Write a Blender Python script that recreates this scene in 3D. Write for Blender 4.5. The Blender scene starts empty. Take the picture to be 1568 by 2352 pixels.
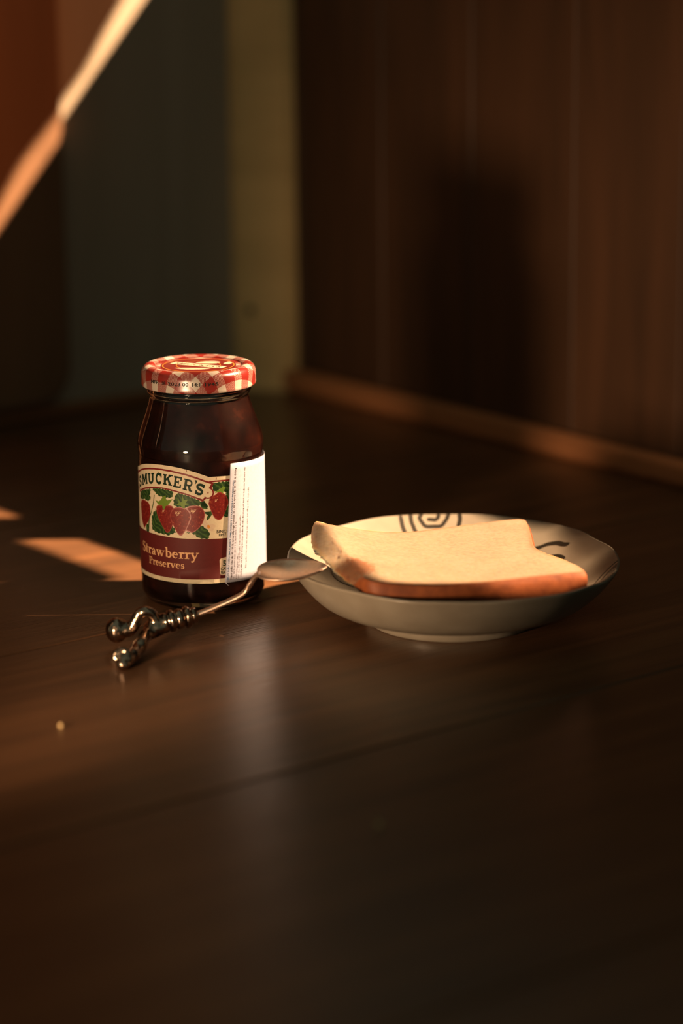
import bpy, bmesh, math, random, json
from mathutils import Vector, Matrix, noise
from mathutils.geometry import tessellate_polygon

random.seed(7)
SC = bpy.context.scene
COL = SC.collection

# ------------------------------------------------------------------ camera
PITCH, ROLL = math.radians(13.9), math.radians(0.6)
CAM_H = 0.4024
fwd = Vector((0, math.cos(PITCH), -math.sin(PITCH)))
rx = Vector((1, 0, 0)); up = rx.cross(fwd)
cr, sr = math.cos(ROLL), math.sin(ROLL)
r2 = cr * rx - sr * up; u2 = sr * rx + cr * up
cd = bpy.data.cameras.new('camera')
cam = bpy.data.objects.new('camera', cd); COL.objects.link(cam)
cam.matrix_world = Matrix(((r2.x, u2.x, -fwd.x, 0), (r2.y, u2.y, -fwd.y, 0), (r2.z, u2.z, -fwd.z, CAM_H), (0, 0, 0, 1)))
cd.sensor_fit = 'VERTICAL'; cd.sensor_height = 36.0; cd.sensor_width = 24.0
cd.lens = 5850.0 / 2352.0 * 36.0
cd.clip_start = 0.05; cd.clip_end = 50
cd.dof.use_dof = True; cd.dof.focus_distance = 1.425; cd.dof.aperture_fstop = 2.9
SC.camera = cam

# ------------------------------------------------------------------ world, sun, added fill lights, exposure
W = bpy.data.worlds.new('world'); SC.world = W; W.use_nodes = True
W.node_tree.nodes['Background'].inputs[0].default_value = (0.82, 1.0, 0.74, 1)
W.node_tree.nodes['Background'].inputs[1].default_value = 0.13
SUN_EL = math.radians(41.35)
sd = bpy.data.lights.new('sun', 'SUN'); sd.energy = 32.0; sd.color = (1.0, 0.65, 0.37); sd.angle = math.radians(0.55)
sun = bpy.data.objects.new('sun', sd); COL.objects.link(sun); sun.location = (2, 1.4, 2.2)
sun.rotation_euler = (0, math.pi / 2 - SUN_EL, 0)

def area(name, loc, target, size, size_y, energy, color, spread=180):
    d = bpy.data.lights.new(name, 'AREA'); d.shape = 'RECTANGLE'; d.size = size; d.size_y = size_y
    d.energy = energy; d.color = color; d.spread = math.radians(spread)
    o = bpy.data.objects.new(name, d); COL.objects.link(o); o.location = loc
    o.rotation_euler = (Vector(target) - Vector(loc)).to_track_quat('-Z', 'Y').to_euler()
    return o
ld = bpy.data.lights.new('front_fill', 'SPOT'); ld.energy = 15.5; ld.color = (1.0, 0.66, 0.38); ld.shadow_soft_size = 0.03  # added spot standing in for room fill on jar and plate
ld.spot_size = math.radians(47); ld.spot_blend = 1.0
fill_spot = bpy.data.objects.new('front_fill', ld); COL.objects.link(fill_spot); fill_spot.location = (-0.27, 0.97, 0.068)
fill_spot.rotation_euler = (Vector((-0.010, 1.39, 0.080)) - fill_spot.location).to_track_quat('-Z', 'Y').to_euler()
area('side_fill', (-1.10, 1.45, 0.24), (0.0, 2.02, 0.12), 0.30, 0.30, 0.70, (1.0, 0.60, 0.30), 80)  # added light standing in for room fill on post and right wall

SC.view_settings.view_transform = 'Standard'; SC.view_settings.look = 'None'
SC.view_settings.gamma = 1.0; SC.view_settings.use_curve_mapping = False
SC.view_settings.exposure = 0.0

# ------------------------------------------------------------------ helpers
def link(o, parent=None):
    COL.objects.link(o)
    if parent is not None: o.parent = parent
    return o

def empty(name, loc=(0, 0, 0)):
    o = bpy.data.objects.new(name, None); o.empty_display_size = 0.02; o.location = loc
    return link(o)

def thing(o, label, cat, group=None):
    o['label'] = label; o['category'] = cat
    if group: o['group'] = group
    return o

def mobj(name, verts, faces, mat, parent=None, smooth=True, uv=None):
    """verts are WORLD coordinates; they are stored relative to the parent"""
    off = Vector(parent.matrix_world.translation) if parent is not None else Vector((0, 0, 0))
    if parent is not None:
        off = Vector((0, 0, 0)); p = parent
        while p is not None: off += Vector(p.location); p = p.parent
    me = bpy.data.meshes.new(name)
    me.from_pydata([tuple(Vector(v) - off) for v in verts], [], faces)
    me.update()
    if smooth:
        for p in me.polygons: p.use_smooth = True
    if uv is not None:
        L = me.uv_layers.new(name='UVMap')
        for lp in me.loops: L.data[lp.index].uv = uv[lp.vertex_index]
    if mat: me.materials.append(mat)
    return link(bpy.data.objects.new(name, me), parent)

def smooth_angle(o, deg=40):
    bm = bmesh.new(); bm.from_mesh(o.data)
    for e in bm.edges:
        e.smooth = not (len(e.link_faces) == 2 and e.calc_face_angle(0) > math.radians(deg))
    bm.to_mesh(o.data); bm.free()

def recalc(o):
    bm = bmesh.new(); bm.from_mesh(o.data); bmesh.ops.recalc_face_normals(bm, faces=bm.faces); bm.to_mesh(o.data); bm.free()

def lathe(profile, n, cx, cy, closed=False):
    V, F = [], []
    for (r, z) in profile:
        if r < 1e-7: V.append([(cx, cy, z)])
        else: V.append([(cx + r * math.cos(2 * math.pi * i / n), cy + r * math.sin(2 * math.pi * i / n), z) for i in range(n)])
    idx, flat = [], []
    for ring in V:
        idx.append(list(range(len(flat), len(flat) + len(ring)))); flat += ring
    for a, b in zip(idx[:-1], idx[1:]):
        for i in range(n):
            j = (i + 1) % n
            if len(a) == 1 and len(b) == 1: continue
            if len(a) == 1: F.append((a[0], b[i], b[j]))
            elif len(b) == 1: F.append((a[i], b[0], a[j]))
            else: F.append((a[i], b[i], b[j], a[j]))
    return flat, F

def smooth_prof(P, k=4):
    out = []
    for i in range(len(P) - 1):
        p0 = P[max(i - 1, 0)]; p1 = P[i]; p2 = P[i + 1]; p3 = P[min(i + 2, len(P) - 1)]
        for s in range(k):
            t = s / k
            out.append(tuple(0.5 * (2 * p1[c] + (p2[c] - p0[c]) * t + (2 * p0[c] - 5 * p1[c] + 4 * p2[c] - p3[c]) * t * t + (3 * p1[c] - p0[c] - 3 * p2[c] + p3[c]) * t ** 3) for c in range(len(p1))))
    out.append(tuple(P[-1])); return out

def tube(path, radii, n=12, cap=True, flat=1.0):
    """circular sweep along a path"""
    V, F = [], []
    path = [Vector(p) for p in path]
    ref = Vector((0, 0, 1))
    for i, p in enumerate(path):
        t = (path[min(i + 1, len(path) - 1)] - path[max(i - 1, 0)]).normalized()
        a = t.cross(ref)
        if a.length < 1e-4: a = t.cross(Vector((0, 1, 0)))
        a.normalize(); b = a.cross(t)
        r = radii[i] if not isinstance(radii, (int, float)) else radii
        rw, rh = (r if isinstance(r, tuple) else (r, r * flat))
        for k in range(n):
            c = 2 * math.pi * k / n
            V.append(p + a * (rw * math.cos(c)) + b * (rh * math.sin(c)))
    for i in range(len(path) - 1):
        for k in range(n):
            j = (k + 1) % n
            F.append((i * n + k, i * n + j, (i + 1) * n + j, (i + 1) * n + k))
    if cap:
        F.append(tuple(range(n - 1, -1, -1))); m = (len(path) - 1) * n
        F.append(tuple(range(m, m + n)))
    return V, F

def ball(c, r, n=14, m=9, sc=(1, 1, 1)):
    V, F = [], []
    for i in range(m + 1):
        a = math.pi * i / m
        for k in range(n):
            b = 2 * math.pi * k / n
            V.append(Vector(c) + Vector((r * sc[0] * math.sin(a) * math.cos(b), r * sc[1] * math.sin(a) * math.sin(b), r * sc[2] * math.cos(a))))
    for i in range(m):
        for k in range(n):
            j = (k + 1) % n
            F.append((i * n + k, (i + 1) * n + k, (i + 1) * n + j, i * n + j))
    return V, F

def merge(*parts):
    V, F = [], []
    for v, f in parts:
        o = len(V); V += list(v); F += [tuple(i + o for i in q) for q in f]
    return V, F

def box(lo, hi, ch=0.0):
    x0, y0, z0 = lo; x1, y1, z1 = hi
    return [(x0, y0, z0), (x1, y0, z0), (x1, y1, z0), (x0, y1, z0), (x0, y0, z1), (x1, y0, z1), (x1, y1, z1), (x0, y1, z1)], \
           [(3, 2, 1, 0), (4, 5, 6, 7), (0, 1, 5, 4), (1, 2, 6, 5), (2, 3, 7, 6), (3, 0, 4, 7)]

# ------------------------------------------------------------------ materials
def new_mat(name):
    m = bpy.data.materials.new(name); m.use_nodes = True
    nt = m.node_tree; b = nt.nodes['Principled BSDF']
    return m, nt, b

def plain(name, col, rough=0.5, metal=0.0, spec=0.5):
    m, nt, b = new_mat(name)
    b.inputs['Base Color'].default_value = (*col, 1); b.inputs['Roughness'].default_value = rough
    b.inputs['Metallic'].default_value = metal; b.inputs['Specular IOR Level'].default_value = spec
    return m

def N(nt, typ, **kw):
    n = nt.nodes.new(typ)
    for k, v in kw.items():
        if hasattr(n, k): setattr(n, k, v)
        else: n.inputs[k].default_value = v
    return n

def ramp(nt, stops, fac):
    r = nt.nodes.new('ShaderNodeValToRGB')
    e = r.color_ramp.elements
    while len(e) < len(stops): e.new(0.5)
    for i, (p, c) in enumerate(stops): e[i].position = p; e[i].color = (*c, 1)
    nt.links.new(fac, r.inputs[0]); return r

def mathn(nt, op, a, b=None, c=None):
    n = nt.nodes.new('ShaderNodeMath'); n.operation = op
    for i, v in enumerate((a, b, c)):
        if v is None: continue
        if isinstance(v, (int, float)): n.inputs[i].default_value = v
        else: nt.links.new(v, n.inputs[i])
    return n.outputs[0]

def wood(name, dark, light, scale=(3, 60, 60), rough=0.4, bump=0.05, spec=0.5, ridges=0.0, rand=0.25):
    """grain runs along local X of the object"""
    m, nt, b = new_mat(name)
    tc = N(nt, 'ShaderNodeTexCoord'); mp = N(nt, 'ShaderNodeMapping'); mp.inputs['Scale'].default_value = scale
    oi = N(nt, 'ShaderNodeObjectInfo')
    add = N(nt, 'ShaderNodeVectorMath', operation='ADD')
    mul = N(nt, 'ShaderNodeVectorMath', operation='SCALE'); mul.inputs['Scale'].default_value = 37.0
    comb = N(nt, 'ShaderNodeCombineXYZ')
    nt.links.new(oi.outputs['Random'], comb.inputs[0]); nt.links.new(oi.outputs['Random'], comb.inputs[1])
    nt.links.new(comb.outputs[0], mul.inputs[0])
    nt.links.new(tc.outputs['Object'], mp.inputs[0]); nt.links.new(mp.outputs[0], add.inputs[0]); nt.links.new(mul.outputs[0], add.inputs[1])
    n1 = N(nt, 'ShaderNodeTexNoise'); n1.inputs['Scale'].default_value = 1.0; n1.inputs['Detail'].default_value = 6; n1.inputs['Distortion'].default_value = 0.6
    nt.links.new(add.outputs[0], n1.inputs['Vector'])
    r = ramp(nt, [(0.28, dark), (0.72, light)], n1.outputs['Fac'])
    hsv = N(nt, 'ShaderNodeHueSaturation')
    v = mathn(nt, 'MULTIPLY_ADD', oi.outputs['Random'], rand * 2, 1 - rand)
    nt.links.new(v, hsv.inputs['Value']); nt.links.new(r.outputs[0], hsv.inputs['Color'])
    nt.links.new(hsv.outputs[0], b.inputs['Base Color'])
    b.inputs['Roughness'].default_value = rough; b.inputs['Specular IOR Level'].default_value = spec
    bp = N(nt, 'ShaderNodeBump'); bp.inputs['Strength'].default_value = bump; bp.inputs['Distance'].default_value = 0.002
    nt.links.new(n1.outputs['Fac'], bp.inputs['Height'])
    last = bp
    if ridges > 0:
        mp2 = N(nt, 'ShaderNodeMapping'); mp2.inputs['Scale'].default_value = (14, 620, 1)
        nt.links.new(tc.outputs['Object'], mp2.inputs[0])
        n2 = N(nt, 'ShaderNodeTexNoise'); n2.inputs['Scale'].default_value = 1.0; n2.inputs['Detail'].default_value = 2
        nt.links.new(mp2.outputs[0], n2.inputs['Vector'])
        b2 = N(nt, 'ShaderNodeBump'); b2.inputs['Strength'].default_value = ridges; b2.inputs['Distance'].default_value = 0.0006
        nt.links.new(n2.outputs['Fac'], b2.inputs['Height']); nt.links.new(bp.outputs[0], b2.inputs['Normal']); last = b2
    nt.links.new(last.outputs[0], b.inputs['Normal'])
    return m

M_floor = wood('dark_floor_wood', (0.070, 0.034, 0.018), (0.146, 0.065, 0.029), (5, 70, 70), 0.30, 0.10, 0.5, ridges=0.35, rand=0.15)
M_wall = wood('dark_brown_wall_wood', (0.048, 0.023, 0.012), (0.085, 0.037, 0.018), (4, 40, 40), 0.5, 0.05, 0.3)
M_leftwall = wood('left_wall_wood', (0.31, 0.245, 0.18), (0.39, 0.315, 0.24), (2, 20, 20), 0.6, 0.02, 0.2, rand=0.05)
M_door = wood('brown_door_wood', (0.17, 0.085, 0.045), (0.23, 0.115, 0.06), (3, 30, 30), 0.5, 0.03, 0.3, rand=0.05)
M_post = wood('pale_post_wood', (0.66, 0.42, 0.18), (0.84, 0.54, 0.24), (3, 30, 30), 0.6, 0.02, 0.2, rand=0.0)
M_base = wood('reddish_baseboard_wood', (0.27, 0.105, 0.042), (0.36, 0.14, 0.055), (3, 40, 40), 0.5, 0.03, 0.3)
M_metal_dark = plain('dark_iron', (0.02, 0.02, 0.018), 0.5, 0.6)

# ------------------------------------------------------------------ room frame: corner, left-wall direction, right-wall direction
CORNER = Vector((-0.058, 2.0727, 0))
UU = Vector((0.792, 0.6105, 0)).normalized()      # along the left wall, towards the corner / out through the right wall
WW = Vector((UU.y, -UU.x, 0))                     # along the right wall, towards the camera / out of the left wall
ANG = math.atan2(UU.y, UU.x)

def room(s, t, z): return CORNER + UU * s + WW * t + Vector((0, 0, z))

def room_box(name, s0, s1, t0, t1, z0, z1, mat, parent, long='s', ch=0.0015):
    """box in room axes; local X runs along its long axis so that the grain follows it"""
    c = room((s0 + s1) / 2, (t0 + t1) / 2, (z0 + z1) / 2)
    ax = {'s': (UU, WW, Vector((0, 0, 1))), 't': (WW, UU, Vector((0, 0, 1))), 'z': (Vector((0, 0, 1)), UU, WW)}[long]
    d = {'s': (s1 - s0, t1 - t0, z1 - z0), 't': (t1 - t0, s1 - s0, z1 - z0), 'z': (z1 - z0, s1 - s0, t1 - t0)}[long]
    bm = bmesh.new(); bmesh.ops.create_cube(bm, size=1.0)
    for v in bm.verts: v.co = Vector((v.co.x * d[0], v.co.y * d[1], v.co.z * d[2]))
    if ch > 0: bmesh.ops.bevel(bm, geom=list(bm.edges), offset=ch, segments=1, affect='EDGES')
    me = bpy.data.meshes.new(name); bm.to_mesh(me); bm.free(); me.materials.append(mat)
    o = bpy.data.objects.new(name, me)
    m = Matrix((ax[0], ax[1], ax[2])).transposed().to_4x4(); m.translation = c
    link(o, parent)
    if parent is not None: m = Matrix.Translation(-Vector(parent.location)) @ m
    o.matrix_basis = m
    return o

# floor planks
floor = empty('floor', CORNER); floor['kind'] = 'structure'
PW = 0.2445; t = 0.0375 - PW
while t < 2.6:
    room_box('plank', -2.2, 0.9, t - 0.0002, t + PW + 0.0002, -0.022, 0.0, M_floor, floor, 's', 0.0018)
    t += PW
# right wall: upright boards up to a long gap, open between boards for the low sun
wall_r = empty('wall_right', CORNER); wall_r['kind'] = 'structure'
TH = 0.012
def board(t0, t1, z0, z1, s=0.0): return room_box('board', s, s + TH, t0 - 0.0003, t1 + 0.0003, z0, z1, M_wall, wall_r, 'z', 0.0014)
SILL = 0.443
edges = [-0.02, 0.045, 0.150, 0.255, 0.365, 0.470, 0.579, 0.647, 0.7635]
for a, b_ in zip(edges[:-1], edges[1:]): board(a, b_, 0.0, SILL)
board(0.579, 0.647, SILL - 0.001, 0.80)                 # mullion board
SLOPE = 0.611 * 0.88
def cut_board(name, s0, t0, t1, zb0, zb1, zt0, zt1):
    """board whose ends are cut at a slant to shape the sunlight: bottom zb0..zb1, top zt0..zt1 from t0 to t1"""
    V = [room(s, t, z) for s in (s0, s0 + TH) for (t, z) in ((t0 - 3e-4, zb0), (t1 + 3e-4, zb1), (t1 + 3e-4, zt1), (t0 - 3e-4, zt0))]
    F = [(0, 1, 2, 3), (7, 6, 5, 4), (0, 4, 5, 1), (1, 5, 6, 2), (2, 6, 7, 3), (3, 7, 4, 0)]
    o = mobj(name, V, F, M_wall, wall_r, smooth=False); recalc(o); return o
def v_to_z(t, v): return v + 0.88 * (CORNER.x + 0.611 * t)
# unseen opening shaped so the sun falls on jar, plate and bread: (distance along the wall, lower limit, upper limit before and after), limits measured along the sun rays
HOLE = ((0.7635, -0.030, None, 0.113), (0.7760, -0.048, 0.113, 0.25), (0.780, -0.054, 0.25, 0.25), (0.799, -0.0745, 0.25, 0.25), (0.824, -0.086, 0.25, 0.25), (0.860, -0.0963, 0.25, 0.152), (0.8665, -0.0967, 0.152, 0.052), (0.926, -0.093, 0.047, 0.071), (0.9425, -0.086, 0.069, 0.034), (0.969, -0.069, 0.025, 0.025), (0.983, -0.050, 0.018, None))
SECT = [(p[0], q[0], p[1], q[1], p[3], q[2]) for p, q in zip(HOLE[:-1], HOLE[1:])]
for (a, b_, l0, l1, v0, v1) in SECT: cut_board('board', 0.0, a, b_, 0, 0, v_to_z(a, l0), v_to_z(b_, l1))
for k in range(8): board(0.983 + k * 0.30, 0.983 + (k + 1) * 0.30, 0.0, 2.6)
# unseen boards added outside to cut off the sun above the gap
OFF = 0.25
def blocker(t0, t1, zwall, mat=None, top=2.6):
    sh = 0.193 * OFF / 0.25
    return room_box('sun_blocker', OFF, OFF + 0.012, t0 + sh - 0.0003, t1 + sh + 0.0003, zwall + OFF / 0.792 * 0.88, top, mat or M_wall, wall_r, 'z', 0.001)
blocker(0.45, 0.7635, 0.487)
for (a, b_, l0, l1, v0, v1) in SECT:
    e_ = OFF / 0.792 * 0.88 + 0.0133
    cut_board('sun_blocker', OFF, a + 0.193, b_ + 0.193, v_to_z(a, v0) + e_, v_to_z(b_, v1) + e_, 2.6, 2.6)
blocker(0.983, 1.3, 0.474)
m, nt, b = new_mat('amber_sun_filter')  # unseen amber sheet added to dim the sun into a wall glow
tr = N(nt, 'ShaderNodeBsdfTransparent'); tr.inputs[0].default_value = (0.055, 0.022, 0.008, 1)
df = N(nt, 'ShaderNodeBsdfDiffuse'); df.inputs[0].default_value = (0.25, 0.11, 0.04, 1)
ad = N(nt, 'ShaderNodeAddShader'); nt.links.new(tr.outputs[0], ad.inputs[0]); nt.links.new(df.outputs[0], ad.inputs[1])
nt.links.new(ad.outputs[0], nt.nodes['Material Output'].inputs[0]); M_filter = m
V, F = [], []
z0 = 0.480 + OFF / 0.792 * 0.88
for i in range(41):
    tt = -0.35 + 0.8 * i / 40 + 0.193; ww = 0.006 * math.sin(i * 1.3)
    V += [room(OFF + 0.02 + ww, tt, z0), room(OFF + 0.02 + ww, tt, 2.6)]
    if i: F.append((2 * i - 2, 2 * i, 2 * i + 1, 2 * i - 1))
mobj('sun_filter', V, F, M_filter, wall_r)

# baseboard on the right, left wall, door slab at the left, corner post
bb = room_box('baseboard_right', -0.012, 0.0, 0.03, 2.5, 0.0, 0.019, M_base, None, 't', 0.004); bb['kind'] = 'structure'
wall_l = empty('wall_left', CORNER); wall_l['kind'] = 'structure'
room_box('panel', -0.205, 0.02, -0.012, 0.0, 0.0, 1.2, M_leftwall, wall_l, 'z', 0.0)
room_box('panel', -1.8, -0.204, -0.014, -0.002, 0.0, 1.2, M_leftwall, wall_l, 'z', 0.0)
bl = room_box('baseboard_left', -1.2, -0.036, 0.0, 0.006, 0.0, 0.010, M_base, None, 's', 0.002); bl['kind'] = 'structure'
# door slab with a rounded lower corner
P = []
R0 = 0.030; sE = -0.199; zB = 0.012
P += [(-0.95, zB)]
for i in range(9):
    a = -math.pi / 2 + (math.pi / 2) * i / 8
    P.append((sE - R0 + R0 * math.cos(a), zB + R0 + R0 * math.sin(a)))
P += [(sE, 1.19), (-0.95, 1.19)]
bm = bmesh.new()
f = bm.faces.new([bm.verts.new((p[0], -0.004, p[1])) for p in P])
ex = bmesh.ops.extrude_face_region(bm, geom=[f])
for v in ex['geom']:
    if isinstance(v, bmesh.types.BMVert): v.co.y = 0.016
bmesh.ops.recalc_face_normals(bm, faces=bm.faces)
fr = [e for e in bm.edges if all(abs(v.co.y - 0.016) < 1e-5 for v in e.verts)]
bmesh.ops.bevel(bm, geom=fr, offset=0.005, segments=4, affect='EDGES')
me = bpy.data.meshes.new('door_1'); bm.to_mesh(me); bm.free(); me.materials.append(M_door)
# grain upright: rotate so that local X is up
for v in me.vertices: v.co = Vector((v.co.z, v.co.y, v.co.x))
me.flip_normals()
door = link(bpy.data.objects.new('door_1', me)); door['kind'] = 'structure'
mm = Matrix((Vector((0, 0, 1)), WW, UU)).transposed().to_4x4(); mm.translation = CORNER; door.matrix_world = mm

# corner post (pale), five-sided upright with a nail hole
post = empty('trim_1', CORNER); post['kind'] = 'structure'
sec = [(-0.036, -0.001), (-0.035, 0.008), (-0.022, 0.021), (-0.008, 0.034), (0.0, 0.036), (0.004, -0.001)]
V, F = [], []
for z in (0.0, 1.2):
    fl = 0.0 if z > 0 else 0.004
    for (s, tt) in sec: V.append(room(s, tt + (fl if tt > 0.02 else 0), z))
n = len(sec)
for i in range(n): F.append((i, (i + 1) % n, n + (i + 1) % n, n + i))
F += [tuple(range(n - 1, -1, -1)), tuple(range(n, 2 * n))]
po = mobj('post', V, F, M_post, post, smooth=False); recalc(po)
nc = room(-0.0285, 0.0147, 0.066); nd = (WW - UU).normalized()
V, F = tube([nc - nd * 0.002, nc + nd * 0.0012, nc + nd * 0.0022], [0.0036, 0.0036, 0.002], 16)
mobj('nail_head', V, F, M_metal_dark, post)

# ------------------------------------------------------------------ strawberry preserve jar
JX, JY = -0.0805, 1.4265
jar = thing(empty('jam_jar', (JX, JY, 0)), 'glass jar of dark red strawberry preserves with a red gingham lid and paper label', 'jar')
RL = 0.0358
m, nt, b = new_mat('clear_glass')
b.inputs['Transmission Weight'].default_value = 1.0; b.inputs['Roughness'].default_value = 0.02; b.inputs['IOR'].default_value = 1.48
b.inputs['Base Color'].default_value = (0.96, 0.95, 0.90, 1); M_glass = m
m, nt, b = new_mat('strawberry_jam')
tc = N(nt, 'ShaderNodeTexCoord'); nz = N(nt, 'ShaderNodeTexNoise'); nz.inputs['Scale'].default_value = 110; nz.inputs['Detail'].default_value = 4
nt.links.new(tc.outputs['Object'], nz.inputs['Vector'])
r = ramp(nt, [(0.35, (0.006, 0.0013, 0.001)), (0.60, (0.018, 0.0035, 0.002)), (0.78, (0.07, 0.016, 0.007))], nz.outputs['Fac'])
nt.links.new(r.outputs[0], b.inputs['Base Color']); b.inputs['Roughness'].default_value = 0.35; b.inputs['Specular IOR Level'].default_value = 0.08
M_jam = m
outer = [(0.0, 0.0025), (0.020, 0.0012), (0.0275, 0.0002), (0.0305, 0.0004), (0.0332, 0.0022), (0.0350, 0.0058), (0.0357, 0.0110), (0.0357, 0.0500), (0.0357, 0.0840), (0.03545, 0.0870), (0.0359, 0.0902), (0.0360, 0.0932), (0.03545, 0.0965), (0.0344, 0.1000), (0.0328, 0.1045), (0.0311, 0.1093), (0.0296, 0.1140), (0.0286, 0.1180), (0.0283, 0.1200), (0.0290, 0.1212), (0.0298, 0.1226), (0.0296, 0.1240), (0.0285, 0.1250), (0.0284, 0.1340)]
po_ = smooth_prof(outer, 3)
inner = [(0.0265, 0.1340), (0.0262, 0.1200), (0.0275, 0.1140), (0.0306, 0.1050), (0.0332, 0.0965), (0.0336, 0.0900), (0.0333, 0.0840), (0.0333, 0.0110), (0.0322, 0.0072), (0.0290, 0.0055), (0.0, 0.0060)]
V, F = lathe(po_ + inner, 96, JX, JY); g = mobj('glass_body', V, F, M_glass, jar); recalc(g); smooth_angle(g, 50)
jp = [(0.0, 0.0058), (0.0291, 0.0053), (0.0324, 0.0070), (0.03345, 0.0110), (0.03345, 0.0840), (0.03375, 0.0900), (0.03335, 0.0965), (0.0308, 0.1050), (0.0277, 0.1140), (0.0266, 0.1185), (0.0, 0.1190)]
V, F = lathe(jp, 96, JX, JY)
j = mobj('jam', V, F, M_jam, jar); recalc(j); smooth_angle(j, 50)

# gingham lid
m, nt, b = new_mat('gingham_lid_print')
tc = N(nt, 'ShaderNodeTexCoord'); sx = N(nt, 'ShaderNodeSeparateXYZ'); nt.links.new(tc.outputs['UV'], sx.inputs[0])
def stripe(out, ph):
    a = mathn(nt, 'ADD', out, ph); a = mathn(nt, 'FRACT', a); a = mathn(nt, 'SUBTRACT', a, 0.5); a = mathn(nt, 'ABSOLUTE', a)
    return mathn(nt, 'GREATER_THAN', a, 0.22)
s1, s2_ = stripe(sx.outputs[0], 0.56), stripe(sx.outputs[1], 0.44)
tot = mathn(nt, 'ADD', s1, s2_)
hx = mathn(nt, 'MULTIPLY', mathn(nt, 'ADD', sx.outputs[0], sx.outputs[1]), 13.0)
hy = mathn(nt, 'MULTIPLY', mathn(nt, 'SUBTRACT', sx.outputs[0], sx.outputs[1]), 6.0)
hat = mathn(nt, 'LESS_THAN', mathn(nt, 'FRACT', mathn(nt, 'ADD', hx, mathn(nt, 'MULTIPLY', mathn(nt, 'FRACT', hy), 0.35))), 0.74)
half = mathn(nt, 'MULTIPLY', mathn(nt, 'COMPARE', tot, 1.0, 0.1), hat)
redf = mathn(nt, 'MAXIMUM', half, mathn(nt, 'GREATER_THAN', tot, 1.5))
r = ramp(nt, [(0.0, (0.30, 0.26, 0.22)), (1.0, (0.135, 0.011, 0.008))], redf)
nt.links.new(r.outputs[0], b.inputs['Base Color']); b.inputs['Roughness'].default_value = 0.28
M_lid = m
lp = [(0.0, 0.1362), (0.0235, 0.1362), (0.0248, 0.1366), (0.0262, 0.1373), (0.0280, 0.1376), (0.0297, 0.1372), (0.0312, 0.1362), (0.03215, 0.1346), (0.0325, 0.1325), (0.0325, 0.1282), (0.0326, 0.1270), (0.0323, 0.1260), (0.0315, 0.1256), (0.0306, 0.1262)]
lp = smooth_prof(lp, 3)
V, F = lathe(lp, 120, JX, JY)
acc, arc = 0.0, {}
uv = [None] * len(V); k = 0
prev = lp[0]
for (rr, zz) in lp:
    acc += math.hypot(rr - prev[0], zz - prev[1]); prev = (rr, zz)
    cnt = 1 if rr < 1e-7 else 120
    for i in range(cnt):
        a = 2 * math.pi * i / 120 + math.radians(45)
        uv[k] = (acc * math.cos(a) / 0.0140, acc * math.sin(a) / 0.0140); k += 1
lid_top_off = 0.0
lid = mobj('lid', V, F, M_lid, jar, uv=uv); recalc(lid); smooth_angle(lid, 60)

# --- print on curved surfaces.  u = arc length in mm (0 = towards the camera), v = height in mm
def wrap(u, v, off): 
    if off < 0.0009: off = 0.00012 + (off - 0.00025) * 0.15      # printed layers lie microns apart
    a = u / 1000 / RL; rr = RL + off
    return (JX + rr * math.sin(a), JY - rr * math.cos(a), v / 1000)

def flat_mesh(polys, step=0.6):
    """tessellate (u, v) polygons and slice them along u so that they bend with the jar"""
    bm = bmesh.new()
    for p in polys:
        vs = [bm.verts.new((q[0], q[1], 0)) for q in p]
        for tri in tessellate_polygon([[Vector((q[0], q[1], 0)) for q in p]]):
            try: bm.faces.new([vs[i] for i in tri])
            except ValueError: pass
    us = [v.co.x for v in bm.verts]; lo, hi = min(us), max(us)
    x = math.ceil(lo / step) * step + 0.013
    while x < hi:
        bmesh.ops.bisect_plane(bm, geom=list(bm.verts) + list(bm.edges) + list(bm.faces), plane_co=(x, 0, 0), plane_no=(1, 0, 0))
        x += step
    for f in bm.faces:
        if f.normal.z < 0: f.normal_flip()
    V = [(v.co.x, v.co.y) for v in bm.verts]; bm.verts.index_update(); F = [[v.index for v in f.verts] for f in bm.faces]
    bm.free(); return V, F

def print_layer(name, polys, off, mat, parent, step=0.6):
    V, F = flat_mesh(polys, step)
    return mobj(name, [wrap(u, v, off) for u, v in V], F, mat, parent, uv=[(u, v) for u, v in V])

def stroke(pts, w):
    """ribbon polygons along a polyline; w may vary per point"""
    n = len(pts); L = []
    for i in range(n):
        a = Vector(pts[max(i - 1, 0)]); c = Vector(pts[min(i + 1, n - 1)]); d = (c - a)
        if d.length < 1e-9: d = Vector((1, 0))
        d.normalize(); ww = (w[i] if isinstance(w, (list, tuple)) else w) / 2
        p = Vector(pts[i]); nn = Vector((-d.y, d.x)) * ww
        L.append((p + nn, p - nn))
    return [[tuple(L[i][0]), tuple(L[i][1]), tuple(L[i + 1][1]), tuple(L[i + 1][0])] for i in range(n - 1)]

def arcpts(cx, cy, rx_, ry_, a0, a1, n=14):
    return [(cx + rx_ * math.cos(math.radians(a0 + (a1 - a0) * i / n)), cy + ry_ * math.sin(math.radians(a0 + (a1 - a0) * i / n))) for i in range(n + 1)]

def rect(x0, y0, x1, y1): return [(x0, y0), (x1, y0), (x1, y1), (x0, y1)]

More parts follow.
